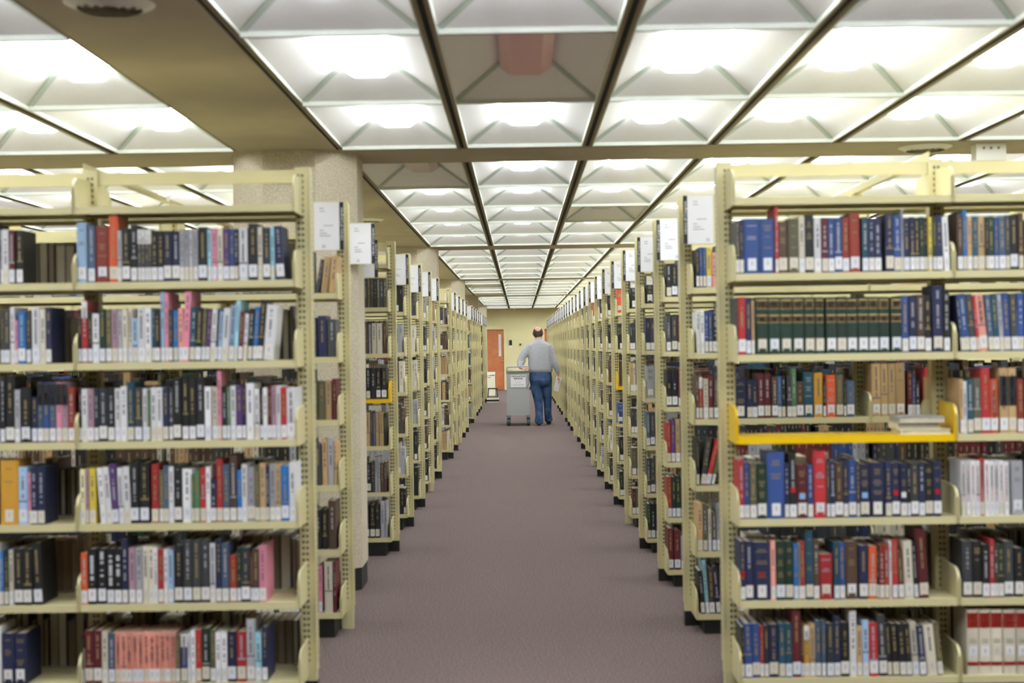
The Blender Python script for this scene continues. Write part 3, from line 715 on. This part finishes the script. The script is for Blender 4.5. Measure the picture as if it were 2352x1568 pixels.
# everything farther back or out of frame: one mass of books
THEMES = ['KKKCCDNK', 'wtSCKnwt', 'NNBKDTrN', 'KwSKrBCn', 'nJrtoKCn', 'GGKNrDCT', 'rOnKwKNt', 'SwCCKKSD', 'KKNCnrKD', 'CKKGnKNK']
def fill(mb, x0, x1, yfront, z, r, theme, back=False, lo=.205, hi=.265, full=1.0, lp=.9):
    x = x0; end = x0 + (x1 - x0) * full
    run = 0; c = 'K'; h = .23; w_ = .03
    while x < end - .012:
        if run <= 0:
            run = r.choice((1, 1, 1, 2, 3, 5)); c = r.choice(theme); h = r.uniform(lo, hi); w_ = r.uniform(.016, .045)
        run -= 1
        ww = min(w_ * r.uniform(.95, 1.05), end - x); d = r.uniform(.15, .19)
        col = ccol(c, 0, r); hh = h * r.uniform(.99, 1.01)
        if not back:
            ya, yb = yfront + r.uniform(.0, .008), yfront + d
            mb.box(x, x + ww - .0008, ya, yb, z, z + hh, col, skip='bt')
            mb.poly([(x, ya, z + hh), (x + ww - .0008, ya, z + hh), (x + ww - .0008, yb, z + hh), (x, yb, z + hh)], lin(196, 188, 168))
            if r.random() < lp:
                a = max(.0, (ww - .032) / 2)
                mb.poly([(x + a, ya - .0006, z + .006), (x + ww - a - .001, ya - .0006, z + .006), (x + ww - a - .001, ya - .0006, z + .056), (x + a, ya - .0006, z + .056)], lin(224, 222, 220))
            fg = DARK if c in LIGHT else GOLD
            if ww > .014:
                q = x + ww / 2
                for t_ in range(r.choice((1, 2, 3))):
                    zz = z + hh * (.85 - .17 * t_); l_ = r.uniform(.015, .04)
                    mb.poly([(q - .003, ya - .0005, zz - l_), (q + .003, ya - .0005, zz - l_), (q + .003, ya - .0005, zz), (q - .003, ya - .0005, zz)], fg)
        else:   # spine faces away: page edges and board edges show
            ya, yb = yfront - d, yfront - .004
            pc = lin(*r.choice(((176, 166, 144), (150, 140, 120), (190, 182, 164), (132, 120, 104), (206, 202, 190))))
            mb.box(x, x + .0026, ya, yb, z, z + hh, col, skip='b'); mb.box(x + ww - .0034, x + ww - .0008, ya, yb, z, z + hh, col, skip='b')
            mb.box(x + .0026, x + ww - .0034, ya + .004, yb, z, z + hh - .003, pc, skip='b')
        x += ww
    return
HEAD = {
 (1, 0, 1): (672, "K1599 1606 575;B1607 1614 568;B1615 1622 568;Y1623 1634 568;I1635 1647 580 l"),
 (1, 0, 2): (818, "W1600 1608 715;W1609 1618 712;B1619 1627 717;B1628 1636 715;K1637 1650 720"),
 (1, 0, 3): (965, "n1599 1605 862;R1606 1614 865 h;w1616 1627 870;r1628 1638 862;C1640 1652 860"),
 (1, 0, 4): (1110, "K1600 1606 1005;C1616 1628 1005 L8;R1632 1643 1008 L14;g1644 1651 1015 L14"),
 (1, 0, 5): (1262, "t1602 1614 1155;o1615 1625 1157;w1627 1634 1168;o1636 1645 1175;S1646 1653 1155"),
 (1, 0, 6): (1411, "K1607 1616 1310 L-4;c1617 1625 1285 L-4;n1628 1640 1305 L-2;N1641 1651 1300 L-5"),
 (1, 1, 1): (690, "K1531 1542 608;K1543 1556 608"), (1, 1, 2): (815, "C1531 1541 725;C1543 1556 727"),
 (1, 1, 3): (936, "K1531 1543 848 k;K1544 1556 848 k"), (1, 1, 4): (1059, "R1531 1541 970;p1542 1551 965;t1552 1562 962"),
 (1, 1, 5): (1184, "J1532 1543 1095;G1544 1552 1095;G1553 1563 1093"), (1, 1, 6): (1306, "r1534 1547 1213;r1549 1563 1217"),
 (1, 2, 1): (708, "K1485 1500 637 h"), (1, 2, 3): (920, "S1485 1503 840"), (1, 2, 4): (1023, "s1485 1493 945;C1494 1504 947"),
 (1, 2, 5): (1128, "C1486 1494 1052;C1495 1505 1052"), (1, 2, 6): (1235, "G1487 1495 1157;K1496 1505 1157"),
 (1, 3, 1): (713, "K1448 1466 642 h"), (1, 4, 1): (720, "O1417 1429 655"), (1, 4, 4): (995, "B1419 1432 925"),
 (-1, 0, 1): (682, "t758 774 588 L6 l;t741 756 590 L7 l;C730 738 595 L10 l"), (-1, 0, 2): (830, "C752 772 733 l;N730 750 725 l;N718 728 730 l"),
 (-1, 0, 3): (969, "r763 773 870 l;t748 761 875 l;o731 747 875 l;o720 729 875 l"), (-1, 0, 4): (1110, "t767 774 1013 l;S753 766 1007 l;t740 752 1008 l;C722 738 1020 l"),
 (-1, 0, 5): (1270, "n754 772 1150 l;K740 752 1170 l;K724 738 1170 l"), (-1, 0, 6): (1415, "r766 772 1290 l;w745 764 1290 l;P732 740 1300"),
 (-1, 2, 1): (708, "o881 887 638 l;C873 880 640 l;o866 872 640 l;K859 865 640 l;C851 858 640 l;o844 850 640 l;C836 843 640 l;K827 835 640"),
 (-1, 2, 2): (818, "n880 887 740 l;w865 878 742 l;w854 864 742 l;S847 852 745 l;n834 845 740 l;S827 833 745 l"),
 (-1, 2, 3): (911, "K876 888 845;K864 874 845;K851 863 845 l;K841 850 845;K830 838 845"),
 (-1, 2, 4): (1023, "K882 888 948 l;t871 881 947 l;t863 870 948 l;s857 862 948 l;C851 856 945 l;t840 850 947 l;C833 839 945 l"),
 (-1, 2, 5): (1130, "n882 888 1060 l;n874 881 1063 l;S868 873 1048 l;S861 867 1050 l;C853 860 1060 l;K842 852 1062;K832 841 1055"),
 (-1, 2, 6): (1240, "S885 889 1148 l;S874 884 1150 l;K862 872 1160;K850 861 1160;K838 848 1160"),
}
for s, k, X, Y, bays, skip in ranges:
    lv = LV[s]
    for b in range(bays):
        if k >= 9 and b > 0: continue
        xa = X + s * b * BAY + s * .012; xb = X + s * (b + 1) * BAY - s * .012
        x0, x1 = min(xa, xb) , max(xa, xb)
        for li in range(1, 7):
            z = lv[li] + LIP + .0006
            th = THEMES[rb.randrange(len(THEMES))]
            if s < 0 and k >= 3 and k % 5: th = rb.choice(('ntwSCoKn', 'KCKnSStC', 'wtSCKnwt'))
            if k == -1 and s < 0: th = rb.choice(('WwSKRBbY', 'KKKCCDNK'))
            full = rb.choice((1, 1, .95, .85, .7))
            front = True; xs0, xs1 = x0, x1
            hd = HEAD.get((s, k, li)) if b == 0 else None
            if hd:
                full = 1; yf = Y - SD + .004; bp = hd[0]; ends = []
                for e in hd[1].split(';'):
                    c = e[0]; p = e[1:].split(); pa, pb, top = map(float, p[:3]); fl = p[3:]; lean = 0
                    for f in list(fl):
                        if f[0] == 'L': lean = math.radians(float(f[1:]))
                    A_, B_ = ray(pa, (top + bp) / 2, yf), ray(pb, (top + bp) / 2, yf); hh = ray(pa, top, yf).z - z
                    book_meshes(SC, SP, SL, c, [f for f in fl if f[0] != 'L'], B_.x - A_.x - .001, hh, .17, rb, (A_.x + B_.x) / 2 - math.sin(lean) * hh / 2, yf, z, lean, 'l' not in fl)
                    ends += [A_.x, B_.x]
                if s > 0: xs0 = max(ends) + (.03 if lean else .004)
                else: xs1 = min(ends) - (.03 if lean else .004)
            if k == -1:
                if b == 0: front = False
                if b == 1:
                    if s < 0: xs1 = ray(-2, 1000, Y - SD).x - .004
                    else: xs0 = ray(2366, 1000, Y - SD).x + .03
                    if s > 0 and li == 6: xs0 += .01
                    full = 1
            if s > 0 and k == 0 and li == 3 and b < 2: front = False
            if s < 0 and k == 2 and li == 3 and b == 0: front = True
            if s > 0 and k == 4 and li == 3 and b == 0: front = False
            if front:
                if s < 0 and full < 1: xs0 = xs1 - (xs1 - xs0) * full; full = 1
                fill(SC, xs0, xs1, Y - SD + .006, z, rb, th, full=full, lp=.25 if s < 0 and k >= 3 and k % 5 else .9)
            if k <= 4 and not (s < 0 and k == 0 and b == 0) and not (k == -1 and s > 0 and li == 3 and b == 0) and not (k == -1 and s > 0 and li == 1):
                fill(SC, x0, x1, Y + SD, z, rb, rb.choice(('KCwtSCKn', 'nnwSKKCt', 'KKKCCDNK')), back=True, lo=.18, hi=.25 if li != 1 else .2, full=1 if k == -1 else rb.choice((1, .95, .8)))
            elif 4 < k <= 8 and rb.random() < .8: fill(SC, x0, x1, Y + SD, z, rb, 'KCwtSCKn', back=True)
for side, bay, lvl, basepx, txt in SH0:
    yf = YR(0) - SD + .004; zb = LV[1][lvl] + LIP + .0006
    for e in txt.split(';'):
        c = e[0]; p = e[1:].split(); x0, x1, top = map(float, p[:3]); a, b = ray(x0, (top + basepx) / 2, yf), ray(x1, (top + basepx) / 2, yf)
        zt = ray(x0, top, yf).z
        book_meshes(SC, SP, SL, c, p[3:], b.x - a.x - .001, zt - zb, .17, rb, (a.x + b.x) / 2, yf, zb)
n = len(SC.v)
for q in (SP, SL):
    n = len(SC.v); SC.v += q.v; SC.f += [tuple(i + n for i in f) for f in q.f]; SC.c += q.c
tag(obj('books', SC, M['book']), 'smaller and farther library books filling the shelves behind', 'books', 'library books farther along the shelves', 'stuff')

# ---------------------------------------------------------------- cart
CY = 25.42
t = thing('book_cart', 'grey metal book cart pushed by the man, lettered sign on its end', 'cart', (-.045, CY, 0))
cw = .205
obj('end_panel', MB().box(-cw, cw, 0, .03, .19, 1.0).box(-cw - .008, -cw + .012, -.008, .0, .19, 1.0).box(cw - .012, cw + .008, -.008, 0, .19, 1.0).box(-cw, cw, -.008, 0, .19, .21), M['metal'], t)
obj('end_panel', MB().box(-cw, cw, .87, .90, .19, 1.0), M['metal'], t)
for z in (.2, .55, .985): obj('shelf', MB().box(-cw, cw, .03, .87, z, z + .02), M['metal'], t)
obj('top_tray', MB().box(-cw - .012, cw + .012, -.02, .92, 1.0, 1.018).box(-cw - .012, cw + .012, -.022, -.016, .99, 1.03), M['chrome'], t)
obj('handle', MB().tube([(-cw, .0, 1.01), (-cw, 0, 1.085), (-cw + .015, 0, 1.1), (cw - .015, 0, 1.1), (cw, 0, 1.085), (cw, 0, 1.01)], .014, 10), M['metal'], t)
for x in (-cw + .02, cw - .02):
    for y in (.04, .86):
        c = obj('caster', MB().tube([(x - .026, y, .062), (x + .026, y, .062)], .061, 20), M['rubber'], t)
        obj('caster_fork', MB().box(x - .038, x - .028, y - .03, y + .03, .05, .16).box(x + .028, x + .038, y - .03, y + .03, .05, .16).box(x - .038, x + .038, y - .04, y + .04, .15, .19), M['greyink'], c)
sg = obj('notice', MB().box(-.135, .145, -.0125, -.0085, .715, .945), M['paper'], t); sg['label'] = 'white paper notice'
text('notice_heading', 'CIRCULATION\nSERVICES', .040, sg, (.005, -.0135, .898), (PI / 2, 0, 0), M['ink'], bold=.0012)
text('notice_line', 'NO. 3.102', .020, sg, (.005, -.0135, .80), (PI / 2, 0, 0), M['greyink'])
lm = MB(); x = -.10
rr = random.Random(3)
while x < .11:
    a = rr.uniform(.006, .014); lm.box(x, x + a, -.0138, -.0126, .755, .763); x += a + .003
obj('notice_line', lm, M['greyink'], sg)
obj('cord', MB().tube([(cw - .01, -.012, .95), (cw + .005, -.02, .8), (cw - .05, -.02, .70), (cw + .0, -.02, .68), (cw + .02, -.015, .72)], .004, 6), M['rubber'], t)

# ---------------------------------------------------------------- step stool, cabinet
t = thing('step_stool', 'cream step stool with black treads by the left bookcases', 'step stool', (-.735, 36.0, 0))
obj('base_step', MB().prismx([(-.14, 0), (.24, 0), (.22, .13), (-.12, .13)], -.16, .16), M['cream'], t)
obj('base_tread', MB().box(-.15, .15, -.12, .20, .13, .145).box(-.165, .165, -.145, -.141, .03, .075), M['ink'], t)
for x_ in (-1, 1):
    for y_, y2 in ((.05, .08), (.2, .18)): obj('leg', MB().tube([(x_ * .13, y_, .14), (x_ * .11, y2, .35)], .012), M['rubber'], t)
obj('top_tread', MB().box(-.13, .13, .04, .22, .345, .37), M['ink'], t)
t = thing('waste_bin', 'tall cream bin with a slanted lid slot, left of the far door', 'bin', (-.93, 40.9, 0))
obj('bin_body', MB().box(-.17, .17, -.15, .15, 0, .60), M['cream'], t)
obj('bin_lid', MB().prismx([(-.155, .60), (.155, .60), (.155, .70), (-.15, .70)], -.175, .175), M['cream'], t)
obj('bin_slot', MB().prism([(.0, .60), (.16, .61), (.16, .628), (.0, .608)], -.162, -.156), M['ink'], t)
obj('bin_latch', MB().box(-.04, .04, -.155, -.15, .54, .555), M['greyink'], t)

# ---------------------------------------------------------------- the man
MX, MY = .368, 25.55
man = thing('person', 'balding man in grey sweatshirt and jeans walking away, pushing a grey book cart', 'person', (MX, MY, 0))
def q(cx, cy, y=0): return Vector(((cx - 523) * .00125, y, (1540 - cy) * .00125))
def ring(cx, cy, y, hw, dp): return (q(cx, cy, y), (hw, 0, 0), (0, dp, 0))
# skin: head, neck, forearms, hands in one surface
b = MB()
hc = q(503, 168, .06)
rings = []
for i in range(15):
    a = -PI / 2 + PI * i / 14; z = math.sin(a) * .122; c_ = max(math.cos(a), .05)
    rings.append((hc + Vector((0, .012 * math.sin(-a), z)), (c_ ** .85 * (.088 if z > -.02 else .088 - (-.02 - z) * .2), 0, 0), (0, c_ ** .85 * .100, 0)))
b.loft(rings, 24)
b.tube([q(515, 300, .01), q(508, 215, .04)], [.068, .062], 16)
b.tube([hc + Vector((0, .09, .0)), hc + Vector((0, .125, -.035)), hc + Vector((0, .10, -.045))], [.012, .016, .012], 8)   # nose
b.tube([hc + Vector((-.03, .098, -.062)), hc + Vector((.03, .098, -.062))], .008, 8)                                 # mouth
b.loft([(hc + Vector((0, .05, -.10)), (.05, 0, 0), (0, .05, 0)), (hc + Vector((0, .075, -.125)), (.03, 0, 0), (0, .02, 0))], 12)
for s in (-1, 1):
    b.loft([(hc + Vector((s * .086, -.01, -.035)), (.010, 0, 0), (0, .016, 0)), (hc + Vector((s * .098, -.014, -.005)), (.012, 0, 0), (0, .022, 0)), (hc + Vector((s * .098, -.014, .025)), (.010, 0, 0), (0, .018, 0))], 12)
    b.tube([hc + Vector((s * .035, .088, .012)), hc + Vector((s * .035, .099, .012))], .012, 8)
def limb(pts, rad): b.tube(pts, rad, 14)
torso = [ring(523, 740, 0, .15, .10), ring(523, 500, 0, .16, .10), ring(523, 330, 0, .15, .085), ring(515, 275, 0, .06, .055)]
b.loft(torso, 20)
limb([q(385, 345, 0), q(240, 590, -.03), q(235, 660, -.10), q(252, 690, -.15)], [.05, .042, .034, .028])
limb([q(655, 345, 0), q(740, 590, -.02), q(800, 765, .02), q(808, 800, .02)], [.05, .042, .03, .028])
# left hand resting on the handle bar
hl = q(262, 692, -.15)
b.loft([(hl + Vector((-.01, .0, 0)), (0, .034, .0), (0, .0, .018)), (hl + Vector((.045, .0, .004)), (0, .042, 0), (0, 0, .016)), (hl + Vector((.075, .0, .003)), (0, .038, 0), (0, 0, .012))], 14)
for i, (yy, ln) in enumerate(((-.033, .048), (-.011, .060), (.012, .064), (.034, .056))):
    p = hl + Vector((.068, yy, .003))
    b.tube([p, p + Vector((ln * .45, 0, .002)), p + Vector((ln * .8, 0, -.010)), p + Vector((ln * .95, 0, -.024))], [.0098, .0095, .009, .0075], 8)
b.tube([hl + Vector((.012, -.03, -.004)), hl + Vector((.045, -.058, -.014)), hl + Vector((.072, -.058, -.024))], [.012, .011, .009], 8)
# right hand hanging, holding the paper
hr = q(808, 812, .02)
b.loft([(hr + Vector((0, 0, .012)), (.018, 0, 0), (0, .028, 0)), (hr + Vector((.004, 0, -.04)), (.019, 0, 0), (0, .042, 0)), (hr + Vector((.004, 0, -.078)), (.014, 0, 0), (0, .038, 0))], 14)
for yy, ln in ((-.033, .058), (-.011, .064), (.012, .058), (.034, .046)):
    p = hr + Vector((.004, yy, -.07))
    b.tube([p, p + Vector((.003, 0, -ln * .5)), p + Vector((-.012, 0, -ln * .85)), p + Vector((-.028, 0, -ln * .8))], [.0098, .0094, .0088, .0075], 8)
b.tube([hr + Vector((-.004, -.028, -.01)), hr + Vector((-.022, -.046, -.045)), hr + Vector((-.028, -.040, -.072))], [.012, .011, .009], 8)
# hips and legs under the clothes
b.loft([ring(535, 900, 0, .15, .10), ring(523, 740, 0, .15, .10)], 20)
limb([q(455, 900, 0), q(495, 1190, -.01), q(503, 1480, -.10), q(500, 1505, -.07)], [.07, .055, .042, .035])
limb([q(618, 900, .02), q(630, 1180, .08), q(645, 1450, .12), q(645, 1490, .16)], [.07, .055, .042, .035])
body = grow(b, 'body', M['skin'], man, .0055, it=3)
# sweatshirt
b = MB()
b.loft([ring(533, 757, .01, .205, .125), ring(533, 745, .01, .222, .140), ring(531, 715, .005, .232, .155), ring(527, 650, 0, .226, .155), ring(522, 560, 0, .218, .150),
        ring(522, 440, .0, .222, .140), ring(522, 370, .0, .216, .125), ring(520, 325, .005, .185, .110), ring(516, 290, .01, .125, .090), ring(513, 268, .015, .085, .078), ring(512, 250, .02, .076, .076)], 28)
b.tube([q(400, 352, 0), q(330, 420, -.0), q(262, 520, -.02), q(232, 595, -.04), q(228, 640, -.09), q(243, 678, -.14)], [.082, .082, .074, .068, .056, .040], 18)
b.tube([q(300, 560, -.02), q(242, 612, -.06)], [.03, .06], 12)
b.tube([q(640, 352, 0), q(690, 430, 0), q(722, 520, 0), q(745, 600, -.01), q(775, 690, .0), q(800, 765, .02)], [.082, .078, .070, .063, .054, .042], 18)
sw = grow(b, 'sweatshirt', M['sweat'], man, .009, it=4)
# jeans
b = MB()
b.loft([ring(530, 745, .0, .205, .125), ring(532, 800, -.0, .212, .140), ring(535, 870, -.01, .215, .150), ring(538, 920, .0, .205, .140), ring(540, 955, .01, .19, .12)], 24)
b.tube([q(458, 900, 0), q(468, 1000, -.0), q(483, 1100, -.0), q(497, 1200, -.01), q(502, 1300, -.05), q(502, 1400, -.085), q(503, 1478, -.10), q(503, 1515, -.105)], [.112, .104, .094, .082, .074, .070, .074, .072], 20)
b.tube([q(618, 900, .02), q(622, 1000, .04), q(628, 1100, .06), q(632, 1200, .08), q(634, 1300, .095), q(638, 1400, .11), q(645, 1455, .12), q(648, 1492, .12)], [.108, .100, .088, .078, .072, .070, .074, .072], 20)
for z_ in (1440, 1465, 1490): b.tube([q(440, z_ + 6, -.10), q(503, z_, -.178), q(562, z_ - 4, -.10)], .012, 8)
jn = grow(b, 'jeans', M['denim'], man, .009, it=3)
# shoes
for nm, c0, dy, lift in (('shoe', q(500, 1540, -.10), 0, 0), ('shoe', q(650, 1518, .13), 0, .03)):
    s_ = MB()
    base = Vector((c0.x, c0.y, lift))
    s_.loft([(base + Vector((0, -.09, .03)), (.030, 0, 0), (0, .0, .030)), (base + Vector((0, -.06, .035)), (.040, 0, 0), (0, 0, .035)), (base + Vector((0, 0, .042)), (.043, 0, 0), (0, 0, .042)),
             (base + Vector((0, .09, .033)), (.050, 0, 0), (0, 0, .033)), (base + Vector((0, .16, .024)), (.044, 0, 0), (0, 0, .024)), (base + Vector((0, .195, .018)), (.02, 0, 0), (0, 0, .016))], 18)
    if lift: 
        s_.v = [(v[0], v[1], (v[2] - lift) + max(0, (.10 - (v[1] - base.y)) * .22)) for v in s_.v]
    so = obj(nm, s_, M['shoe'], man, smooth=True)
# hair: horseshoe around a bald crown
b = MB(); N1 = 36
def hp(th, ph, k):   # th azimuth (0=front), ph elevation
    return hc + Vector((math.sin(th) * math.cos(ph) ** .85 * .088 * k, math.cos(th) * math.cos(ph) ** .85 * .100 * k + .012 * math.sin(-ph), math.sin(ph) * .122 * (1 + (k - 1) * .7)))
rows_ = []
for j in range(9):
    row = []
    for i in range(N1 + 1):
        th = math.radians(62) + (2 * PI - 2 * math.radians(62)) * i / N1
        back = (1 - math.cos(th)) / 2
        lo = math.radians(-8 - 38 * back ** 2); hi = math.radians(20 + 34 * math.sin(th) ** 2)
        ph = lo + (hi - lo) * j / 8
        k = 1.02 + .075 * math.sin(PI * min(1, (j + .6) / 8.6))
        if j == 8: k = 1.0
        if j == 0: k = 1.0
        row.append(hp(th, ph, k))
    rows_.append(row)
for j in range(8):
    for i in range(N1): b.poly([rows_[j][i], rows_[j][i + 1], rows_[j + 1][i + 1], rows_[j + 1][i]])
obj('hair', b, M['hair'], man, smooth=True)
# paper in the right hand: a folded sheaf, a thing of its own
pp = MB()
o0 = Vector((MX, MY, 0))
A = [o0 + q(768, 818, .0), o0 + q(856, 845, .03), o0 + q(790, 1052, .03), o0 + q(724, 1022, -.01)]
nrm = (A[1] - A[0]).cross(A[3] - A[0]).normalized() * .004
for off_ in (0, 1):
    pp.poly([p + nrm * off_ for p in A] if off_ else [p for p in reversed(A)])
for i in range(4): pp.poly([A[i], A[(i + 1) % 4], A[(i + 1) % 4] + nrm, A[i] + nrm])
tag(obj('folded_paper', pp, M['paper']), 'folded white paper hanging from the right hand of the man', 'paper')
